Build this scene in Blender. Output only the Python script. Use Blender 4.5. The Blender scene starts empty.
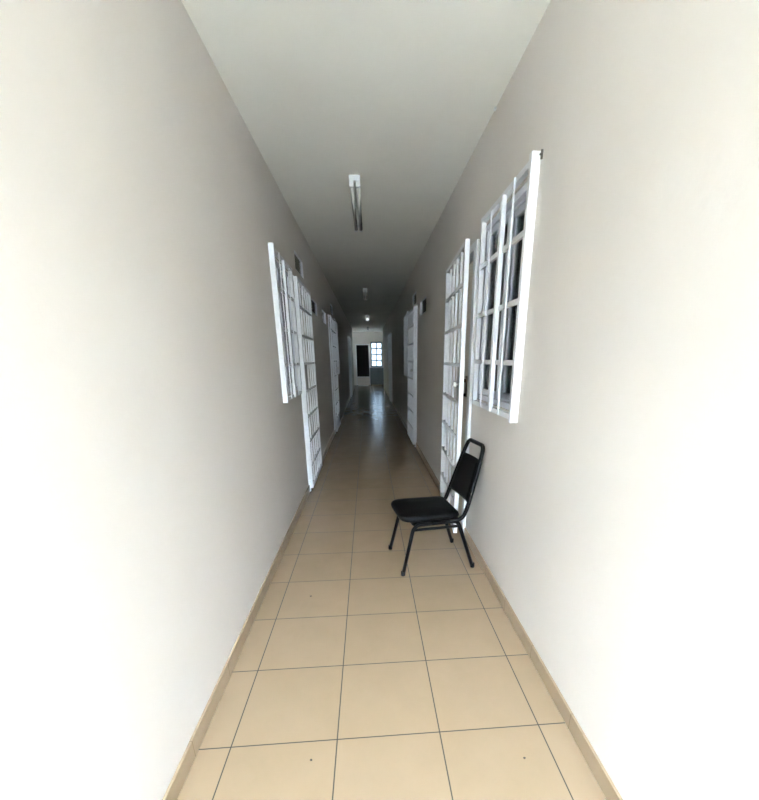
import bpy, bmesh, math, random
from mathutils import Vector, Matrix
random.seed(4)
C = bpy.context.scene.collection
PI = math.pi
# ------------------------------------------------------------------ dimensions (metres)
XL, XR, H = -0.5287, 0.9215, 2.726
Y0, Y1, YE = -4.4, 19.6, 22.0          # open near end, end of corridor, end wall
TH = 0.15
OUTL, OUTR = -3.4, 3.8

# ------------------------------------------------------------------ materials
def mat(name, col, rough=.6, metal=0., spec=.5, noise=None, bump=None, coat=0.):
    m = bpy.data.materials.new(name); m.use_nodes = True
    nt = m.node_tree; b = nt.nodes['Principled BSDF']
    b.inputs['Base Color'].default_value = (*col, 1); b.inputs['Roughness'].default_value = rough
    b.inputs['Metallic'].default_value = metal; b.inputs['Specular IOR Level'].default_value = spec
    b.inputs['Coat Weight'].default_value = coat
    if noise or bump:
        g = nt.nodes.new('ShaderNodeNewGeometry')
    if noise:
        sc, amt = noise
        n = nt.nodes.new('ShaderNodeTexNoise'); n.inputs['Scale'].default_value = sc; n.inputs['Detail'].default_value = 4
        nt.links.new(g.outputs['Position'], n.inputs['Vector'])
        r = nt.nodes.new('ShaderNodeValToRGB')
        r.color_ramp.elements[0].position = .3; r.color_ramp.elements[1].position = .7
        r.color_ramp.elements[0].color = (*[c * (1 - amt) for c in col], 1)
        r.color_ramp.elements[1].color = (*[min(1, c * (1 + amt * .6)) for c in col], 1)
        nt.links.new(n.outputs['Fac'], r.inputs['Fac']); nt.links.new(r.outputs['Color'], b.inputs['Base Color'])
    if bump:
        sc, st = bump
        n2 = nt.nodes.new('ShaderNodeTexNoise'); n2.inputs['Scale'].default_value = sc; n2.inputs['Detail'].default_value = 5
        nt.links.new(g.outputs['Position'], n2.inputs['Vector'])
        bp = nt.nodes.new('ShaderNodeBump'); bp.inputs['Strength'].default_value = st; bp.inputs['Distance'].default_value = .01
        nt.links.new(n2.outputs['Fac'], bp.inputs['Height']); nt.links.new(bp.outputs['Normal'], b.inputs['Normal'])
    return m

M = {}
M['wall'] = mat('wall paint', (.61, .573, .523), .7, noise=(1.1, .035), bump=(28, .12))
M['ceil'] = mat('ceiling paint', (.68, .67, .60), .8, noise=(1.4, .04), bump=(22, .12))
M['white'] = mat('white enamel', (.66, .67, .68), .35, noise=(30, .04))
M['jamb'] = mat('cream jamb paint', (.58, .57, .53), .5)
M['alu'] = mat('white aluminium', (.58, .61, .66), .3)
M['door'] = mat('beige door paint', (.60, .55, .45), .5, noise=(3, .05))
M['dark'] = mat('dark room shade', (.035, .035, .033), .8)  # near-black colour stands for the shade inside the unlit rooms
M['black'] = mat('black tube enamel', (.003, .003, .003), .45, spec=.1)
M['vinyl'] = mat('black vinyl', (.003, .003, .003), .5, spec=.12, bump=(180, .12))
M['rubber'] = mat('black rubber', (.003, .003, .003), .7, spec=.2)
M['brass'] = mat('aged bronze', (.10, .055, .025), .35, .8)
M['steel'] = mat('dull grey steel', (.36, .37, .35), .45, .3)
M['knob'] = mat('pale knob', (.62, .61, .56), .25)
M['lampbody'] = mat('grey lamp tray', (.45, .48, .44), .5)
M['lampcap'] = mat('white lamp holder', (.56, .58, .57), .4)
M['lampslot'] = mat('dark slot', (.02, .02, .02), .6)
M['cabinet'] = mat('grey green cabinet', (.04, .055, .055), .45, noise=(5, .1))
M['darkbar'] = mat('dark window bars', (.06, .07, .07), .5)
M['concrete'] = mat('outside bounce paving', (.33, .32, .295), .85, noise=(2, .1))  # for the added ground that bounces light into the near end
M['blocker'] = mat('facade across the yard', (.09, .085, .075), .85, noise=(2, .1))  # for the added sky-blocking wall, kept dark to dim the deep corridor
M['mat'] = mat('pale mat', (.62, .64, .62), .8)
M['mark'] = mat('dark speck', (.05, .04, .03), .8)
M['curtain'] = mat('grey blue curtain', (.30, .35, .42), .85)
M['curtain2'] = mat('pale curtain', (.62, .62, .64), .85)

def tube_glass(name, col, em=0.):
    m = mat(name, col, .25)
    if em:
        b = m.node_tree.nodes['Principled BSDF']
        b.inputs['Emission Color'].default_value = (.95, 1, 1, 1); b.inputs['Emission Strength'].default_value = em
    return m
M['tube_off'] = tube_glass('unlit fluorescent tube', (.50, .50, .46))
M['tube_on'] = tube_glass('weakly lit fluorescent tube', (.8, .8, .8), .06)

def glass(tint=(.82, .86, .86)):
    m = bpy.data.materials.new('window glass'); m.use_nodes = True; nt = m.node_tree
    nt.nodes.remove(nt.nodes['Principled BSDF'])
    out = nt.nodes['Material Output']
    t = nt.nodes.new('ShaderNodeBsdfTransparent'); t.inputs['Color'].default_value = (*tint, 1)
    g = nt.nodes.new('ShaderNodeBsdfGlossy'); g.inputs['Roughness'].default_value = .03
    f = nt.nodes.new('ShaderNodeFresnel'); f.inputs['IOR'].default_value = 1.22
    x = nt.nodes.new('ShaderNodeMixShader')
    nt.links.new(f.outputs[0], x.inputs[0]); nt.links.new(t.outputs[0], x.inputs[1]); nt.links.new(g.outputs[0], x.inputs[2])
    nt.links.new(x.outputs[0], out.inputs['Surface'])
    return m
M['glass'] = glass(); M['obscure'] = glass((.125, .135, .14))

def tile_mat(name, base, grout, axes=('X', 'Y'), size=.4, width=.0052, rough=.2, offs=(0, 0)):
    m = bpy.data.materials.new(name); m.use_nodes = True; nt = m.node_tree; N = nt.nodes; Lk = nt.links
    b = N['Principled BSDF']; b.inputs['Specular IOR Level'].default_value = .3
    g = N.new('ShaderNodeNewGeometry'); s = N.new('ShaderNodeSeparateXYZ'); Lk.new(g.outputs['Position'], s.inputs[0])
    def mth(op, a, c=None, d=None):
        n = N.new('ShaderNodeMath'); n.operation = op
        for i, v in enumerate((a, c, d)):
            if v is None: continue
            if isinstance(v, (int, float)): n.inputs[i].default_value = v
            else: Lk.new(v, n.inputs[i])
        return n.outputs[0]
    dist = None; cells = []
    for ax, of in zip(axes, offs):
        q = mth('DIVIDE', mth('ADD', s.outputs[ax], of), size)
        cells.append(mth('FLOOR', q))
        d = mth('PINGPONG', q, .5)                # 0 at grid lines
        dist = d if dist is None else mth('MINIMUM', dist, d)
    w = width / size / 2
    line = mth('SUBTRACT', 1, mth('SMOOTH_MIN', mth('DIVIDE', dist, w * 1.3), 1, .1))
    line = mth('MAXIMUM', mth('MINIMUM', mth('MULTIPLY', line, 1.6), 1), 0)
    # tile to tile variation
    cv = N.new('ShaderNodeCombineXYZ')
    for i, c_ in enumerate(cells): Lk.new(c_, cv.inputs[i])
    wn = N.new('ShaderNodeTexWhiteNoise'); Lk.new(cv.outputs[0], wn.inputs['Vector'])
    n1 = N.new('ShaderNodeTexNoise'); n1.inputs['Scale'].default_value = 5; n1.inputs['Detail'].default_value = 5; Lk.new(g.outputs['Position'], n1.inputs['Vector'])
    n2 = N.new('ShaderNodeTexNoise'); n2.inputs['Scale'].default_value = 1.7; n2.inputs['Detail'].default_value = 3; Lk.new(g.outputs['Position'], n2.inputs['Vector'])
    v = mth('ADD', mth('MULTIPLY', wn.outputs['Value'], .06), mth('ADD', mth('MULTIPLY', n1.outputs['Fac'], .16), mth('MULTIPLY', n2.outputs['Fac'], .12)))
    v = mth('ADD', v, .83)
    hs = N.new('ShaderNodeMix'); hs.data_type = 'RGBA'; hs.blend_type = 'MULTIPLY'; hs.inputs[0].default_value = 1
    hs.inputs[6].default_value = (*base, 1)
    cc = N.new('ShaderNodeCombineXYZ'); Lk.new(v, cc.inputs[0]); Lk.new(v, cc.inputs[1]); Lk.new(mth('POWER', v, 1.4), cc.inputs[2])
    Lk.new(cc.outputs[0], hs.inputs[7])
    mx = N.new('ShaderNodeMix'); mx.data_type = 'RGBA'; Lk.new(line, mx.inputs[0]); Lk.new(hs.outputs[2], mx.inputs[6]); mx.inputs[7].default_value = (*grout, 1)
    Lk.new(mx.outputs[2], b.inputs['Base Color'])
    rr = mth('ADD', mth('MULTIPLY', line, .5), mth('ADD', rough - .05, mth('MULTIPLY', n1.outputs['Fac'], .12)))
    Lk.new(rr, b.inputs['Roughness'])
    bp = N.new('ShaderNodeBump'); bp.inputs['Strength'].default_value = .08; bp.inputs['Distance'].default_value = .004
    Lk.new(mth('SUBTRACT', mth('MULTIPLY', n2.outputs['Fac'], .3), line), bp.inputs['Height']); Lk.new(bp.outputs['Normal'], b.inputs['Normal'])
    return m
M['floor'] = tile_mat('beige ceramic floor tile', (.292, .212, .132), (.035, .032, .022))
M['base'] = tile_mat('beige ceramic skirting', (.33, .25, .16), (.22, .17, .11), axes=('Y',), width=.003, offs=(.03,), rough=.3)

# ------------------------------------------------------------------ mesh helpers
def box(bm, x0, x1, y0, y1, z0, z1, bev=0.):
    if x0 > x1: x0, x1 = x1, x0
    if y0 > y1: y0, y1 = y1, y0
    if z0 > z1: z0, z1 = z1, z0
    r = bmesh.ops.create_cube(bm, size=1, matrix=Matrix.Translation(((x0+x1)/2, (y0+y1)/2, (z0+z1)/2)) @ Matrix.Diagonal((x1-x0, y1-y0, z1-z0, 1)))
    if bev:
        es = list({e for v in r['verts'] for e in v.link_edges})
        bmesh.ops.bevel(bm, geom=es, offset=bev, segments=2, affect='EDGES', profile=.5)
    return bm
def B(*a, **k): return box(bmesh.new(), *a, **k)

def tube(bm, pts, r, n=12, closed=False):
    pts = [Vector(p) for p in pts]; rings = []; m = len(pts); up = None
    for i, p in enumerate(pts):
        a = pts[i-1] if (i or closed) else p; b = pts[(i+1) % m] if (i < m-1 or closed) else p
        t = (b - a).normalized()
        if up is None: up = t.orthogonal().normalized()
        up = (up - t * up.dot(t)).normalized(); w = t.cross(up)
        rr = r[i] if isinstance(r, (list, tuple)) else r
        rings.append([bm.verts.new(p + (up*math.cos(2*PI*k/n) + w*math.sin(2*PI*k/n)) * rr) for k in range(n)])
    for i in range(m if closed else m-1):
        A, Bq = rings[i], rings[(i+1) % m]
        off = 0
        if closed and i == m-1:
            off = min(range(n), key=lambda o: (A[0].co - Bq[o].co).length)
        for k in range(n):
            f = bm.faces.new((A[k], A[(k+1) % n], Bq[(k+1+off) % n], Bq[(k+off) % n])); f.smooth = True
    if not closed:
        bm.faces.new(rings[0][::-1]); bm.faces.new(rings[-1])
    return bm

def fillet(pts, rad, seg=7):
    pts = [Vector(p) for p in pts]; out = [pts[0]]
    for i in range(1, len(pts)-1):
        a, p, b = pts[i-1], pts[i], pts[i+1]
        r = min(rad, (a-p).length*.48, (b-p).length*.48)
        s = p + (a-p).normalized()*r; e = p + (b-p).normalized()*r
        for k in range(seg+1):
            t = k/seg; out.append(s*(1-t)**2 + p*2*t*(1-t) + e*t*t)
    out.append(pts[-1]); return out

def lathe(bm, prof, org, axis='X', n=20):
    org = Vector(org); rings = []
    for r, h in prof:
        ring = []
        for k in range(n):
            c, s = r*math.cos(2*PI*k/n), r*math.sin(2*PI*k/n)
            v = {'X': (h, c, s), 'Y': (c, h, s), 'Z': (c, s, h)}[axis]
            ring.append(bm.verts.new(org + Vector(v)))
        rings.append(ring)
    for a, b in zip(rings, rings[1:]):
        for k in range(n):
            f = bm.faces.new((a[k], a[(k+1) % n], b[(k+1) % n], b[k])); f.smooth = True
    bm.faces.new(rings[0][::-1]); bm.faces.new(rings[-1])
    bmesh.ops.recalc_face_normals(bm, faces=bm.faces)
    return bm

def obj(name, bm, m, parent=None, loc=None):
    bmesh.ops.recalc_face_normals(bm, faces=bm.faces)
    me = bpy.data.meshes.new(name); bm.to_mesh(me); bm.free()
    me.materials.append(m); o = bpy.data.objects.new(name, me); C.objects.link(o)
    if parent: o.parent = parent
    if loc: o.location = loc
    return o
def origin_to(o, p):
    """put a mesh object's origin at p (its vertices were given in world coordinates)"""
    o.data.transform(Matrix.Translation(-Vector(p))); o.location = p; return o
def tag(o, label, cat, group=None):
    o['label'] = label; o['category'] = cat
    if group: o['group'] = group
    return o
def thing(name, label, cat, loc=(0, 0, 0), rz=0, group=None):
    o = bpy.data.objects.new(name, None); C.objects.link(o); o.empty_display_size = .1
    o.location = loc; o.rotation_euler = (0, 0, rz)
    return tag(o, label, cat, group)
def struct(name, bm, m, label=None, cat=None, parent=None):
    o = obj(name, bm, m, parent)
    if not parent:
        o['kind'] = 'structure'
        if label: o['label'] = label; o['category'] = cat
    return o
def sroot(name, label, cat):
    o = bpy.data.objects.new(name, None); C.objects.link(o); o['kind'] = 'structure'; o['label'] = label; o['category'] = cat
    o.empty_display_size = .1
    return o

def holed(axis, p0, p1, a0, a1, b0, b1, holes):
    """slab between p0 and p1 along axis ('X' or 'Y'), spanning a (the other plan axis) and z, with rectangular holes"""
    As = sorted({a0, a1, *[h[0] for h in holes], *[h[1] for h in holes]}); Bs = sorted({b0, b1, *[h[2] for h in holes], *[h[3] for h in holes]})
    def solid(i, j):
        if i < 0 or j < 0 or i >= len(As)-1 or j >= len(Bs)-1: return False
        a, b = (As[i]+As[i+1])/2, (Bs[j]+Bs[j+1])/2
        return not any(h[0] < a < h[1] and h[2] < b < h[3] for h in holes)
    bm = bmesh.new(); cache = {}
    def V(p, a, b):
        k = (p, a, b)
        if k not in cache: cache[k] = bm.verts.new((p, a, b) if axis == 'X' else (a, p, b))
        return cache[k]
    for i in range(len(As)-1):
        for j in range(len(Bs)-1):
            if not solid(i, j): continue
            a, A, b, Bz = As[i], As[i+1], Bs[j], Bs[j+1]
            for p in (p0, p1): bm.faces.new((V(p, a, b), V(p, A, b), V(p, A, Bz), V(p, a, Bz)))
            if not solid(i-1, j): bm.faces.new((V(p0, a, b), V(p1, a, b), V(p1, a, Bz), V(p0, a, Bz)))
            if not solid(i+1, j): bm.faces.new((V(p0, A, b), V(p1, A, b), V(p1, A, Bz), V(p0, A, Bz)))
            if not solid(i, j-1): bm.faces.new((V(p0, a, b), V(p1, a, b), V(p1, A, b), V(p0, A, b)))
            if not solid(i, j+1): bm.faces.new((V(p0, a, Bz), V(p1, a, Bz), V(p1, A, Bz), V(p0, A, Bz)))
    return bm

# ------------------------------------------------------------------ openings (y0, y1, z0, z1)
DH = 2.09
WINL = [(2.24, 3.04, 1.10, 2.13), (7.98, 8.78, 1.10, 2.13), (15.45, 16.25, 1.10, 2.13)]
WINR = [(.90, 1.72, 1.12, 2.18), (6.62, 7.42, 1.12, 2.13), (13.5, 14.3, 1.10, 2.13)]
DOORL = [(3.18, 4.14, 0, DH), (6.80, 7.72, 0, DH), (14.25, 15.2, 0, DH)]
DOORR = [(1.90, 2.82, 0, DH), (5.42, 6.36, 0, DH), (12.3, 13.25, 0, DH)]
VENTL = [(3.42, 3.97, 2.235, 2.405), (4.54, 5.12, 1.955, 2.125), (5.80, 6.38, 1.94, 2.125), (7.44, 8.0, 2.235, 2.405)]
VENTR = [(4.42, 5.03, 1.955, 2.14), (5.55, 6.10, 2.185, 2.36)]

# ------------------------------------------------------------------ shell
bm = B(OUTL, OUTR, Y0-.02, Y1, -.12, 0); box(bm, -1.3, 1.6, Y1, YE+TH, -.12, 0)
struct('floor', bm, M['floor'], 'beige square ceramic tile floor of the corridor', 'floor')
bm = B(OUTL, OUTR, Y0-.02, Y1, H, H+.15); box(bm, -1.3, 1.6, Y1, YE+TH, H, H+.15)
struct('ceiling', bm, M['ceil'], 'long plain pale ceiling of the corridor', 'ceiling')
struct('wall_left', holed('X', XL-TH, XL, Y0, Y1, 0, H, WINL+DOORL+VENTL), M['wall'], 'off white left corridor wall', 'wall')
struct('wall_right', holed('X', XR, XR+TH, Y0, Y1, 0, H, WINR+DOORR+VENTR), M['wall'], 'off white right corridor wall', 'wall')
DE = (-.43, .225, 0, 2.07); WE = (.365, .925, .97, 2.20)
struct('wall_end', holed('Y', YE, YE+TH, -1.3, 1.6, 0, H, [DE, WE]), M['wall'], 'pale wall closing the far end of the corridor', 'wall')
# rooms behind the walls and the lobby at the far end
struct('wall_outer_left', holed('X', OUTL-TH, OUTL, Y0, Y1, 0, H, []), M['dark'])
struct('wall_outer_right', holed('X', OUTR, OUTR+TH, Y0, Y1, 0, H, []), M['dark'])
for nm, x0, x1 in (('left', OUTL, XL-TH), ('right', XR+TH, OUTR)):
    struct('wall_front_'+nm, B(x0, x1, Y0, Y0+TH, 0, H), M['wall'])
    struct('wall_rear_'+nm, B(x0, x1, Y1-TH, Y1, 0, H), M['wall'])
# dividing walls between the rooms
k = 0
for x0, x1, ys in ((OUTL, XL-TH, (1.6, 4.35, 6.6, 9.5, 14.0)), (XR+TH, OUTR, (3.6, 5.3, 8.2, 12.1))):
    for y in ys:
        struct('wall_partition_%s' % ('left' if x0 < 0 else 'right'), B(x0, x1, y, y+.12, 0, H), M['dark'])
# lobby side walls, each with an unseen opening sized to light the end wall
LBX0, LBX1 = -1.0, 1.35
struct('wall_lobby_left', holed('X', LBX0-TH, LBX0, Y1, YE, 0, H, [(20.87, 21.08, 1.32, 1.56)]), M['wall'])
struct('wall_lobby_right', holed('X', LBX1, LBX1+TH, Y1, YE, 0, H, [(20.87, 21.08, 1.32, 1.56)]), M['wall'])
# dark room behind the far doorway
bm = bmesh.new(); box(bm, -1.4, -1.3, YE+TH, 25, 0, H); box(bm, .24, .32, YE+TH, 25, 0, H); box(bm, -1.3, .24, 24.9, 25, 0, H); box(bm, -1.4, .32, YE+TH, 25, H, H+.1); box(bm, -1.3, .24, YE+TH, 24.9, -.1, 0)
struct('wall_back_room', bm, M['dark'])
# unseen paving added outside the near, open end to bounce light onto the ceiling
struct('floor_bounce_yard', B(-14, 14, -22, Y0-.02, -.16, -.03), M['concrete'])

struct('wall_sky_blocker', B(-14, 14, -10.9, -10.5, -.03, 3.9), M['blocker'], 'plain unseen wall added behind the camera to block low sky light', 'wall')  # unseen wall added to block low sky light and darken the deep corridor

def skirting(name, x0, x1, doors, label):
    bm = bmesh.new(); y = Y0
    for d in sorted(doors) + [(Y1, Y1, 0, 0)]:
        box(bm, x0, x1, y, d[0]-(.08 if abs(d[0]-1.90) < .001 else .045), 0, .078, bev=.002); y = d[1]+.045
    return struct(name, bm, M['base'], label, 'skirting')
skirting('baseboard_left', XL, XL+.011, DOORL, 'low beige tile skirting along the left wall')
skirting('baseboard_right', XR-.011, XR, DOORR, 'low beige tile skirting along the right wall')
struct('baseboard_end', B(.215, LBX1, YE-.011, YE, 0, .078), M['base'])

# ------------------------------------------------------------------ windows (structure): sliding aluminium frame + glass
def window(n, side, hole, label):
    y0, y1, z0, z1 = hole; s = -1 if side == 'L' else 1
    xw = XL if side == 'L' else XR
    X = lambda d: xw + s*d                          # d metres into the wall
    r = sroot('window_%d' % n, label, 'window')
    bm = bmesh.new(); t = .035
    for a in ((y0, y1, z0, z0+t), (y0, y1, z1-t, z1), (y0, y0+t, z0+t, z1-t), (y1-t, y1, z0+t, z1-t)):
        box(bm, X(.010), X(.080), *a, bev=.003)
    box(bm, X(.041), X(.047), y0+t, y1-t, z0+t, z0+t+.012); box(bm, X(.041), X(.047), y0+t, y1-t, z1-t-.012, z1-t)
    struct('window_frame', bm, M['alu'], parent=r)
    ym = (y0+y1)/2
    for (a, b, d) in ((y0+t, ym+.02, .055), (ym-.02, y1-t, .022)):
        bm = bmesh.new(); q = .038
        for g in ((a, b, z0+t, z0+t+q), (a, b, z1-t-q, z1-t), (a, a+q, z0+t+q, z1-t-q), (b-q, b, z0+t+q, z1-t-q)):
            box(bm, X(d), X(d+.02), *g, bev=.002)
        sash = struct('sash', bm, M['alu'], parent=r)
        bm = B(X(d+.008), X(d+.012), a+q, b-q, z0+t+q, z1-t-q)
        struct('pane', bm, M['glass'], parent=sash)
        if b < y1 - .1:
            bm = B(X(d), X(d-.012), b-.028, b-.012, (z0+z1)/2-.05, (z0+z1)/2+.05, bev=.002)
            struct('latch', bm, M['darkbar'], parent=sash)
    return r
window(1, 'L', WINL[0], 'sliding window behind white bars, first on the left wall')
window(2, 'R', WINR[0], 'sliding window behind white bars, first on the right wall')
window(3, 'L', WINL[1], 'dark sliding window beyond the second left gate')
window(4, 'R', WINR[1], 'dark sliding window beyond the second right gate')
window(5, 'L', WINL[2], 'dark window deep on the left wall')
window(6, 'R', WINR[2], 'dark window deep on the right wall')

# bright window in the end wall
r = sroot('window_7', 'bright barred window in the far end wall', 'window')
x0, x1, z0, z1 = WE
bm = bmesh.new()
for a in ((x0, x1, z0, z0+.04), (x0, x1, z1-.04, z1), (x0, x0+.03, z0+.04, z1-.04), (x1-.03, x1, z0+.04, z1-.04)):
    box(bm, a[0], a[1], YE+.05, YE+.10, a[2], a[3])
struct('window_frame', bm, M['darkbar'], parent=r)
struct('pane', B(x0+.03, x1-.03, YE+.07, YE+.075, z0+.04, z1-.04), M['obscure'], parent=r)
g = thing('window_grille', 'dark cross barred grille over the bright window at the far end', 'window grille', ((x0+x1)/2, YE, z0))
g_in = Matrix.Translation((-(x0+x1)/2, -YE, -z0))
def loc_obj(name, bm, m, parent):
    o = obj(name, bm, m, parent); o.data.transform(Matrix.Translation(-parent.location)); return o
loc_obj('bar', B((x0+x1)/2-.032, (x0+x1)/2+.032, YE-.035, YE-.005, z0, z1), M['darkbar'], g)
for q in range(1, 4):
    z = z0 + (z1-z0)*q/4; loc_obj('rail', B(x0-.02, x1+.02, YE-.03, YE-.003, z-.032, z+.032), M['darkbar'], g)
bm = bmesh.new(); 
for a in ((x0-.03, x1+.03, z1-.02, z1+.03), (x0-.03, x1+.03, z0-.03, z0)): box(bm, a[0], a[1], YE-.035, YE-.001, a[2], a[3])
for a in ((x0-.03, x0), (x1, x1+.03)): box(bm, a[0], a[1], YE-.035, YE-.001, z0, z1-.02)
loc_obj('frame', bm, M['darkbar'], g)

# ------------------------------------------------------------------ grilles over the corridor windows
def grille(side, ya, yb, z0, z1, label, rails=(.305, .585, .86)):
    xw = XL if side == 'L' else XR; s = 1 if side == 'L' else -1
    X = lambda d: xw + s*d                         # d metres out of the wall
    g = thing('window_grille', label, 'window grille', (xw, ya, z0))
    P = lambda name, bm, m='white': loc_obj(name, bm, M[m], g)
    bm = bmesh.new()
    box(bm, X(.0), X(.040), ya, ya+.034, z0-.01, z1+.01, bev=.003)
    box(bm, X(.0), X(.030), yb-.034, yb, z0, z1, bev=.003)
    box(bm, X(.0), X(.028), ya+.034, yb-.034, z1-.028, z1, bev=.002)
    box(bm, X(.0), X(.028), ya+.034, yb-.034, z0, z0+.028, bev=.002)
    P('frame', bm)
    w = yb-ya
    for fr, t in ((.27, .012), (.46, .038), (.71, .012)):
        y = ya+w*fr; P('bar', B(X(.0285 if t < .02 else .020), X(.034+t*.25), y-t/2, y+t/2, z0+.004, z1-(.026 if t > .02 or fr > .5 else .004), bev=.0015))
    for dz in rails:
        P('rail', B(X(.012), X(.028), ya+.034, yb-.034, z1-dz-.013, z1-dz+.013, bev=.002), 'white')
    return g
grille('R', .855, 1.715, 1.085, 2.215, 'white barred grille over the large window on the right wall', (.275, .56, .845))
grille('L', 2.20, 3.03, 1.065, 2.170, 'white barred grille over the nearest window on the left wall', (.265, .55, .825))
grille('L', 7.94, 8.82, 1.065, 2.165, 'white grille on the left wall, just past the second gate')
grille('R', 6.58, 7.46, 1.065, 2.165, 'white grille on the right wall, just past the second gate')
grille('L', 15.41, 16.29, 1.065, 2.165, 'dim white grille deep in the corridor on the left wall')
grille('R', 13.46, 14.34, 1.065, 2.165, 'dim white grille deep in the corridor on the right wall')

# ------------------------------------------------------------------ doors (structure) set into the walls
def door(n, side, hole, near_free, label):
    y0, y1, z0, z1 = hole; s = -1 if side == 'L' else 1
    xw = XL if side == 'L' else XR; X = lambda d: xw + s*d
    r = sroot('door_%d' % n, label, 'door')
    struct('door_leaf', B(X(.015), X(.055), y0+.012, y1-.012, .008, z1-.035, bev=.003), M['door'], parent=r)
    # white steel door frame standing around the opening
    bm = bmesh.new()
    jw = .075 if n == 1 else .042
    box(bm, X(-.022), X(.05), y0-jw, y0, 0, z1+.045, bev=.003); box(bm, X(-.022), X(.05), y1, y1+.042, 0, z1+.045, bev=.003)
    box(bm, X(-.022), X(.05), y0, y1, z1-.004, z1+.045, bev=.003)
    struct('door_frame', bm, M['white'], parent=r)
    yh = y0+(.185 if n == 1 else .09) if near_free else y1-.09
    sg = 1 if near_free else -1
    bm = bmesh.new(); box(bm, X(.008), X(.015), yh-.026, yh+.026, 1.10, 1.26, bev=.003)
    h = struct('handle', bm, M['brass'], parent=r)
    bm = tube(bmesh.new(), fillet([(X(.012), yh, 1.225), (X(-.022), yh, 1.225), (X(-.022), yh+sg*.10, 1.215), (X(-.010), yh+sg*.125, 1.20)], .018), .012)
    struct('lever', bm, M['brass'], parent=h)
    bm = lathe(bmesh.new(), [(.012, 0), (.014, .006), (.009, .012)], (X(.008), yh, 1.115), 'X') if s < 0 else lathe(bmesh.new(), [(.012, 0), (.014, -.006), (.009, -.012)], (X(.008), yh, 1.115), 'X')
    struct('keyhole', bm, M['rubber'], parent=h)
    return r
door(1, 'R', DOORR[0], True, 'beige door behind the first white gate on the right')
door(2, 'L', DOORL[0], True, 'beige door behind the first white gate on the left')
door(3, 'L', DOORL[1], False, 'beige door behind the second white gate on the left')
door(4, 'R', DOORR[1], True, 'beige door behind the second white gate on the right')
door(5, 'L', DOORL[2], True, 'door deep in the corridor on the left')
door(6, 'R', DOORR[2], True, 'door deep in the corridor on the right')

# ------------------------------------------------------------------ hinged security gates
def make_gate():
    """leaf along local +Y from its free edge at 0 to its hinge edge at W; thickness along local X centred on 0"""
    W = 1.0; Z0, Z1 = .045, 2.125
    g = thing('security_gate', '', 'gate')
    for y, nm in ((0, 'stile'), (W-.035, 'stile')):
        obj(nm, B(-.016, .016, y, y+.035, Z0, Z1, bev=.003), M['white'], g)
    obj('top_rail', B(-.014, .014, .035, W-.035, Z1-.03, Z1, bev=.002), M['white'], g)
    obj('bottom_rail', B(-.014, .014, .035, W-.035, Z0, Z0+.03, bev=.002), M['white'], g)
    zs = [.285, .55, .812, 1.075, 1.345, 1.61, 1.875]
    for z in zs: obj('rail', B(-.013, .013, .035, W-.035, z-.012, z+.012, bev=.002), M['white'], g)
    for k in range(4):
        y = .035 + (W-.07)*(k+1)/5
        obj('bar', B(-.009, .009, y-.010, y+.010, Z0+.03, Z1-.03, bev=.002), M['white'], g)
    lk = obj('lock_plate', B(-.006, .018, .035, .19, zs[3]+.012, zs[4]-.012, bev=.002), M['steel'], g)
    bm = lathe(bmesh.new(), [(.009, 0), (.009, -.014), (.018, -.018), (.022, -.030), (.019, -.040), (.008, -.044)], (-.006, .10, 1.21), 'X')
    obj('knob', bm, M['knob'], lk)
    for z in (.35, 1.10, 1.85):
        obj('hinge', tube(bmesh.new(), [(-.006, W+.008, z-.05), (-.006, W+.008, z+.05)], .010), M['white'], g)
    return g
def copy_tree(o, parent=None):
    c = o.copy(); C.objects.link(c)
    if parent: c.parent = parent
    for ch in list(o.children): copy_tree(ch, c)
    return c
def put_gate(g, near, far, label, flip=False):
    n, f = Vector((*near, 0)), Vector((*far, 0)); d = f-n
    if flip: n, d = f, -d                                # free edge at the far end
    g.location = n; g.rotation_euler = (0, 0, math.atan2(d.y, d.x)-PI/2)
    g.scale = (1, 1, 1); g['label'] = label; g['group'] = 'white barred gates along the corridor'
    return g
proto = make_gate()
gates = [((XR-.092, 1.785), (XR-.034, 2.785), 'white barred gate slightly ajar behind the black chair', False),
         ((XL+.038, 3.12), (XL+.030, 4.12), 'white barred gate beside the nearest window on the left wall', False),
         ((XL+.046, 6.76), (XL+.040, 7.76), 'second white barred gate along the left wall', True),
         ((XR-.044, 5.37), (XR-.040, 6.37), 'second white barred gate along the right wall', False),
         ((XL+.046, 14.2), (XL+.044, 15.2), 'farthest white gate on the left, near the bright end', False),
         ((XR-.044, 12.3), (XR-.044, 13.3), 'farthest white gate on the right, near the bright end', False)]
for i, (a, b, lab, fl) in enumerate(gates):
    g = proto if i == 0 else copy_tree(proto)
    put_gate(g, a, b, lab, fl)

# ------------------------------------------------------------------ vent openings: pale inner frame and grey pane
def vent(n, side, hole, label):
    y0, y1, z0, z1 = hole; s = -1 if side == 'L' else 1
    xw = XL if side == 'L' else XR; X = lambda d: xw + s*d
    r = sroot('window_%d' % n, label, 'vent window'); t = .009
    bm = bmesh.new()
    for a in ((y0, y1, z0, z0+t), (y0, y1, z1-t, z1), (y0, y0+t, z0+t, z1-t), (y1-.02, y1, z0+t, z1-t)):
        box(bm, X(.002), X(.034), *a)
    struct('window_frame', bm, M['alu'], parent=r)
    struct('pane', B(X(.016), X(.020), y0+t, y1-t, z0+t, z1-t), M['glass'], parent=r)
for i, h in enumerate(VENTL): vent(8+i, 'L', h, ('small high opening above the first left gate', 'small dark opening right after the first left gate', 'small dark opening before the second left gate', 'small high opening above the second left gate')[i])
for i, h in enumerate(VENTR): vent(12+i, 'R', h, ('small dark opening before the second right gate', 'small high opening above the second right gate')[i])

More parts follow.
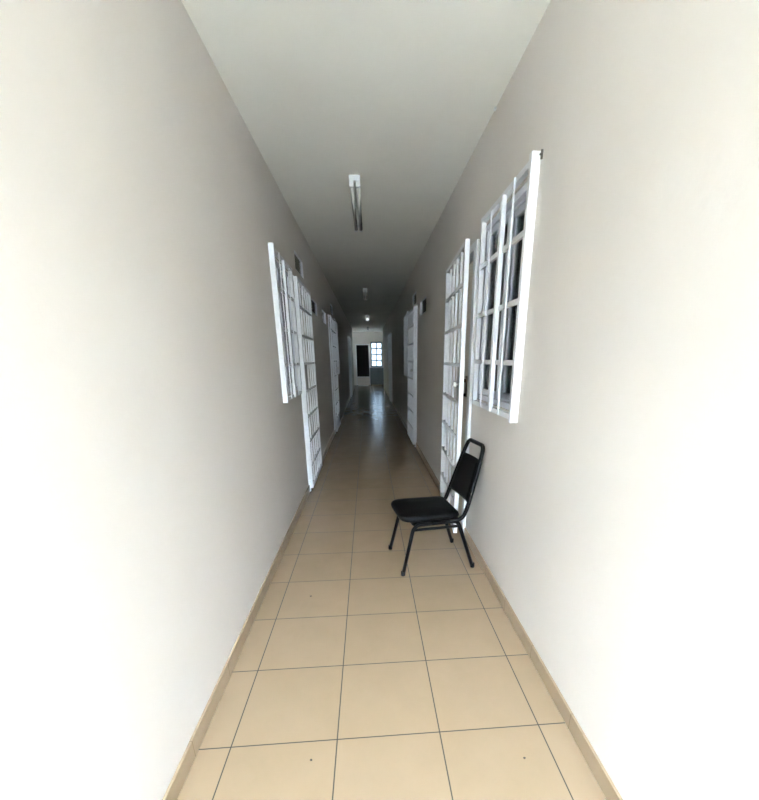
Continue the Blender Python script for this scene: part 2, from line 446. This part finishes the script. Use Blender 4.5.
# ------------------------------------------------------------------ curtains in the two near windows
def curtain(x, y0, y1, z0, z1, m, label, n=9, amp=.02):
    bm = bmesh.new(); cols = []
    N = n*8
    for i in range(N+1):
        t = i/N; y = y0+(y1-y0)*t
        dx = amp*math.sin(t*n*2*PI) + amp*.4*math.sin(t*n*4.7+1)
        cols.append([bm.verts.new((x+dx*(1+.2*q), y + .008*q*math.sin(t*9), z1-(z1-z0)*q/3)) for q in range(4)])
    for a, b in zip(cols, cols[1:]):
        for q in range(3):
            f = bm.faces.new((a[q], b[q], b[q+1], a[q+1])); f.smooth = True
    o = obj('curtain', bm, m)
    md = o.modifiers.new('thickness', 'SOLIDIFY'); md.thickness = .003
    origin_to(o, (x, (y0+y1)/2, z1))
    return tag(o, label, 'curtain')
curtain(XR+.24, 1.42, 1.85, .95, 2.14, M['curtain'], 'grey blue curtain drawn behind the far half of the right window')
curtain(XL-.24, 2.55, 3.12, .95, 2.14, M['curtain2'], 'pale pleated curtain behind the nearest left window')

# ------------------------------------------------------------------ ceiling lights
def make_light(z):
    g = thing('fluorescent_light', '', 'ceiling light')
    Lh = 1.2
    obj('tray', B(-.032, .032, .02, Lh-.02, -.032, 0, bev=.003), M['lampbody'], g)
    for y0 in (0, Lh-.035):
        bm = B(-.044, .044, y0, y0+.035, -.040, 0, bev=.004)
        box(bm, -.043, -.008, y0+.002, y0+.033, -.076, -.036, bev=.004); box(bm, .008, .043, y0+.002, y0+.033, -.076, -.036, bev=.004)
        obj('lamp_holder', bm, M['lampcap'], g)
    for x in (-.025, .025):
        obj('tube', tube(bmesh.new(), [(x, .035, -.060), (x, Lh-.035, -.058)], .0155, 14), M['tube_off'], g)
    return g
fx = make_light(0)
lights = [(.10, 2.56, 'two tube ceiling light nearest the camera', False), (.150, 7.85, 'second ceiling light, barely visible in the dark middle', False),
          (.190, 13.25, 'small glowing ceiling light far down the corridor', True), (.205, 18.2, 'dark ceiling light in front of the bright far end', False)]
for i, (x, y, lab, on) in enumerate(lights):
    g = fx if i == 0 else copy_tree(fx)
    g.location = (x, y, H); g['label'] = lab; g['group'] = 'ceiling lights along the corridor'
    if i == 0: g.rotation_euler = (0, 0, -.004)
    if on:
        for ch in g.children:
            if ch.name.startswith('tube'):
                ch.data = ch.data.copy(); ch.data.materials[0] = M['tube_on']

# ------------------------------------------------------------------ far end things
bm = bmesh.new(); box(bm, .27, 1.0, 21.42, 21.93, .05, .90, bev=.01)
cb = thing('cabinet', 'dark grey green cabinet under the bright window at the far end', 'cabinet', (.62, 21.68, 0))
loc_obj('body', bm, M['cabinet'], cb)
loc_obj('top', B(.25, 1.02, 21.39, 21.95, .90, .93, bev=.004), M['cabinet'], cb)
for a, b in ((.28, .63), (.64, .99)):
    d = loc_obj('door', B(a, b, 21.40, 21.42, .08, .88, bev=.003), M['cabinet'], cb)
for a in (.30, .94):
    for y in (21.46, 21.86): loc_obj('leg', B(a-.02, a+.02, y-.02, y+.02, 0, .05), M['rubber'], cb)
bm = B(-.425, .22, YE+.02, YE+.13, 0, .40, bev=.004)
lw = thing('door_barrier', 'low pale barrier across the foot of the dark far doorway', 'barrier', (-.1, YE+.07, 0))
loc_obj('panel', bm, M['wall'], lw); loc_obj('top_rail', B(-.428, .223, YE+.01, YE+.14, .40, .45, bev=.004), M['white'], lw)
bm = B(-.40, .16, 21.15, 21.85, 0, .012, bev=.004)
o = obj('door_mat', bm, M['mat']); origin_to(o, (-.12, 21.5, 0)); tag(o, 'pale flat mat on the floor before the dark far doorway', 'mat')
r = struct('trim_1', bmesh.new(), M['white'])
bm = bmesh.new(); box(bm, DE[0]-.05, DE[0], YE-.02, YE, 0, DE[3]+.05); box(bm, DE[1], DE[1]+.05, YE-.02, YE, 0, DE[3]+.05); box(bm, DE[0], DE[1], YE-.02, YE, DE[3], DE[3]+.05)
bm.to_mesh(r.data); bm.free(); r['label'] = 'pale frame around the dark far doorway'; r['category'] = 'door frame'

# ------------------------------------------------------------------ the black chair
ch = thing('banquet_chair', 'black vinyl stacking chair with open loop backrest, against the right wall', 'chair', (.575, 1.469, 0), math.atan2(-.155, -.99))
R_ = .0130
def leg(pts, rad=.05): return tube(bmesh.new(), fillet(pts, rad), R_)
for s in (1, -1):
    lg = obj('leg', tube(bmesh.new(), fillet([(.252, s*.208, .012), (.172, s*.185, .352), (.05, s*.182, .352)], .085), R_), M['black'], ch)
    obj('foot_cap', lathe(bmesh.new(), [(.0135, 0), (.015, .006), (.0145, .03)], (.2535, s*.2085, 0), 'Z', 14), M['rubber'], lg)
    lg = obj('leg', tube(bmesh.new(), fillet([(-.246, s*.208, .012), (-.135, s*.185, .352), (-.05, s*.182, .352)], .045), R_), M['black'], ch)
    obj('foot_cap', lathe(bmesh.new(), [(.0135, 0), (.015, .006), (.0145, .03)], (-.2485, s*.2085, 0), 'Z', 14), M['rubber'], lg)
    obj('side_rail', tube(bmesh.new(), [(.06, s*.182, .352), (-.06, s*.182, .352)], R_), M['black'], ch)
    obj('brace', tube(bmesh.new(), [(.168, s*.186, .315), (-.140, s*.186, .315)], .010), M['black'], ch)
# cross members under the seat
obj('stretcher', tube(bmesh.new(), [(.10, -.182, .352), (.10, .182, .352)], .009), M['black'], ch)
obj('stretcher', tube(bmesh.new(), [(-.10, -.182, .352), (-.10, .182, .352)], .009), M['black'], ch)
# seat pan and cushion
def slab(outline, z0, z1, bev, dome=0.):
    bm = bmesh.new(); n = len(outline)
    prof = [(0, bev), (bev*.3, bev*.3), (bev, 0)]        # (inset, height) from an edge
    levels = [(ins, z0+h) for ins, h in prof[::-1]] + [(ins, z1-h) for ins, h in prof]
    cen = Vector((sum(p[0] for p in outline)/n, sum(p[1] for p in outline)/n))
    rings = []
    def ring(ins, z):
        out = []
        for x, y in outline:
            v = Vector((x, y))-cen; L = v.length; v = cen + v*((L-ins)/L); out.append(bm.verts.new((v.x, v.y, z)))
        return out
    for ins, z in levels: rings.append(ring(ins, z))
    for q in (.04, .09, .14): rings.append(ring(bev+q, z1 + dome*(q/.15)))
    for a, b in zip(rings, rings[1:]):
        for k in range(n):
            f = bm.faces.new((a[k], a[(k+1) % n], b[(k+1) % n], b[k])); f.smooth = True
    bm.faces.new(rings[0][::-1]); f = bm.faces.new(rings[-1]); f.smooth = True
    return bm
def rounded(pts, rads, seg=8):
    out = []; n = len(pts)
    for i, p in enumerate(pts):
        p = Vector(p); a = Vector(pts[i-1]); b = Vector(pts[(i+1) % n]); r = rads[i]
        s = p+(a-p).normalized()*r; e = p+(b-p).normalized()*r
        for k in range(seg+1):
            t = k/seg; v = s*(1-t)**2+p*2*t*(1-t)+e*t*t; out.append((v.x, v.y))
    return out
outl = rounded([(.262, .205), (-.152, .190), (-.152, -.190), (.262, -.205)], [.10, .045, .045, .10])
obj('seat', slab(outl, .372, .412, .018, .008), M['vinyl'], ch)
outl2 = rounded([(.175, .175), (-.15, .165), (-.15, -.165), (.175, -.175)], [.06, .03, .03, .07])
obj('seat_pan', slab(outl2, .328, .376, .006), M['black'], ch)
# back frame: one loop of tube
def bp(z):                                         # where the back plane stands at height z
    t = (z-.40)/(.865-.40); return -.185 - .139*t
side = lambda s: [(-.08, s*.180, .355), (-.165, s*.186, .362), (bp(.44)-.0, s*.188, .44), (bp(.60), s*.172, .60), (bp(.77), s*.144, .77)]
A = side(1); Bk = side(-1)[::-1]
top = [(bp(.843), .124, .843), (bp(.843), -.124, .843)]
path = fillet(A + top + Bk, .085, 8)
obj('back_frame', tube(bmesh.new(), path, .0140, 14), M['black'], ch)
# padded back panel between the tubes
bm = bmesh.new(); rows = []
zt, zb = .748, .470
for i in range(13):
    t = i/12; z = zb+(zt-zb)*t; w = .188-.016*max(0, (z-.44)/.16) if z < .60 else .172-.028*(z-.60)/.17
    row_f = []; row_b = []
    for j in range(15):
        u = j/14*2-1; y = u*(w-.004)
        edge = min(1, (1-abs(u))/.14); edge = math.sqrt(max(0, 1-(1-edge)**2)); ez = min(1, min(t, 1-t)/.09); ez = math.sqrt(max(0, 1-(1-ez)**2))
        th = .004+.013*edge*ez
        sag = -.012*(1-u*u)                          # hollow towards the sitter's back
        row_f.append(bm.verts.new((bp(z)+sag+th, y, z))); row_b.append(bm.verts.new((bp(z)+sag-th*.8, y, z)))
    rows.append((row_f, row_b))
for (a, b), (c, d) in zip(rows, rows[1:]):
    for j in range(14):
        for q, w_ in ((a, c), (d, b)):
            f = bm.faces.new((q[j], q[j+1], w_[j+1], w_[j])); f.smooth = True
    for e in (0, 14): bm.faces.new((a[e], c[e], d[e], b[e]))
for a, b in (rows[0], rows[-1]):
    for j in range(14): bm.faces.new((a[j], a[j+1], b[j+1], b[j]))
obj('backrest', bm, M['vinyl'], ch)

# ------------------------------------------------------------------ small things on walls, floor and ceiling
bm = lathe(bmesh.new(), [(.003, 0), (.003, -.010), (.005, -.011), (.004, -.013)], (XR, .836, 2.205), 'X', 10)
box(bm, XR-.008, XR, .833, .839, 2.188, 2.222)
o = obj('wall_hook', bm, M['mark']); origin_to(o, (XR, .835, 2.22)); tag(o, 'tiny dark hook at the upper near corner of the right window grille', 'hook')
bm = B(XR-.012, XR, 1.605, 1.63, H-.014, H-.002, bev=.002)
o = obj('cable_clip', bm, M['lampcap']); origin_to(o, (XR, 1.617, H-.008)); tag(o, 'tiny white clip where the right wall meets the ceiling', 'clip')
specks = [(.318, .055, 'dark speck on the tile near the bottom left of the floor', -.31, .008),]
def speck(x, y, r, label):
    bm = bmesh.new(); vs = [bm.verts.new((x+math.cos(a)*r*random.uniform(.7, 1.3), y+math.sin(a)*r*random.uniform(.7, 1.3), .0012)) for a in [k*PI/4 for k in range(8)]]
    lo = [bm.verts.new((v.co.x, v.co.y, .0001)) for v in vs]
    bm.faces.new(vs); bm.faces.new(lo[::-1])
    for k in range(8): bm.faces.new((lo[k], lo[(k+1) % 8], vs[(k+1) % 8], vs[k]))
    o = obj('crumb', bm, M['mark']); origin_to(o, (x, y, 0)); tag(o, label, 'crumb', 'dark crumbs on the floor tiles')
speck(-.089, -.078, .0045, 'dark crumb on a tile at the lower left of the floor')
speck(.693, -.135, .004, 'dark crumb on the narrow tiles at the lower right of the floor')
speck(-.234, 1.02, .006, 'dark crumb on a tile near the left skirting, level with the chair')

# ------------------------------------------------------------------ world and sun-less daylight
w = bpy.data.worlds.new('overcast sky'); bpy.context.scene.world = w; w.use_nodes = True
nt = w.node_tree; bg = nt.nodes['Background']
tc = nt.nodes.new('ShaderNodeTexCoord'); sp = nt.nodes.new('ShaderNodeSeparateXYZ'); nt.links.new(tc.outputs['Generated'], sp.inputs[0])
rp = nt.nodes.new('ShaderNodeValToRGB'); nt.links.new(sp.outputs['Z'], rp.inputs['Fac'])
rp.color_ramp.elements[0].position = 0; rp.color_ramp.elements[0].color = (.70, .835, 1, 1)
rp.color_ramp.elements[1].position = .9; rp.color_ramp.elements[1].color = (.60, .76, 1, 1)
nt.links.new(rp.outputs['Color'], bg.inputs['Color']); bg.inputs['Strength'].default_value = 10

# ------------------------------------------------------------------ camera (solved from the floor tile grid)
f, cx, cy = 404.587, 402.014, 497.323
yaw, pitch, roll = [math.radians(a) for a in (4.52246, 18.96389, .21113)]
cyw, syw, cp, sn = math.cos(yaw), math.sin(yaw), math.cos(pitch), math.sin(pitch)
fwd = Vector((syw*cp, cyw*cp, -sn)); right = Vector((cyw, -syw, 0)); down = fwd.cross(right)
r2 = right*math.cos(roll)+down*math.sin(roll); d2 = -right*math.sin(roll)+down*math.cos(roll)
cam = bpy.data.cameras.new('camera'); co = bpy.data.objects.new('camera', cam); C.objects.link(co)
mw = Matrix((( r2.x, -d2.x, -fwd.x, .16033), (r2.y, -d2.y, -fwd.y, -1.19263), (r2.z, -d2.z, -fwd.z, 1.39373), (0, 0, 0, 1)))
co.matrix_world = mw
W_, H_ = 759, 800
cam.sensor_fit = 'VERTICAL'; cam.sensor_height = 24; cam.lens = f*24/H_
cam.shift_x = -(cx-W_/2)/H_; cam.shift_y = (cy-H_/2)/H_
cam.clip_start = .02; cam.clip_end = 200
sc = bpy.context.scene; sc.camera = co
sc.view_settings.view_transform = 'Standard'; sc.view_settings.look = 'None'; sc.view_settings.gamma = 1
sc.view_settings.use_curve_mapping = False; sc.view_settings.exposure = 4.45
sc.cycles.max_bounces = 10; sc.cycles.diffuse_bounces = 6; sc.cycles.sample_clamp_indirect = 4
bpy.context.view_layer.update()
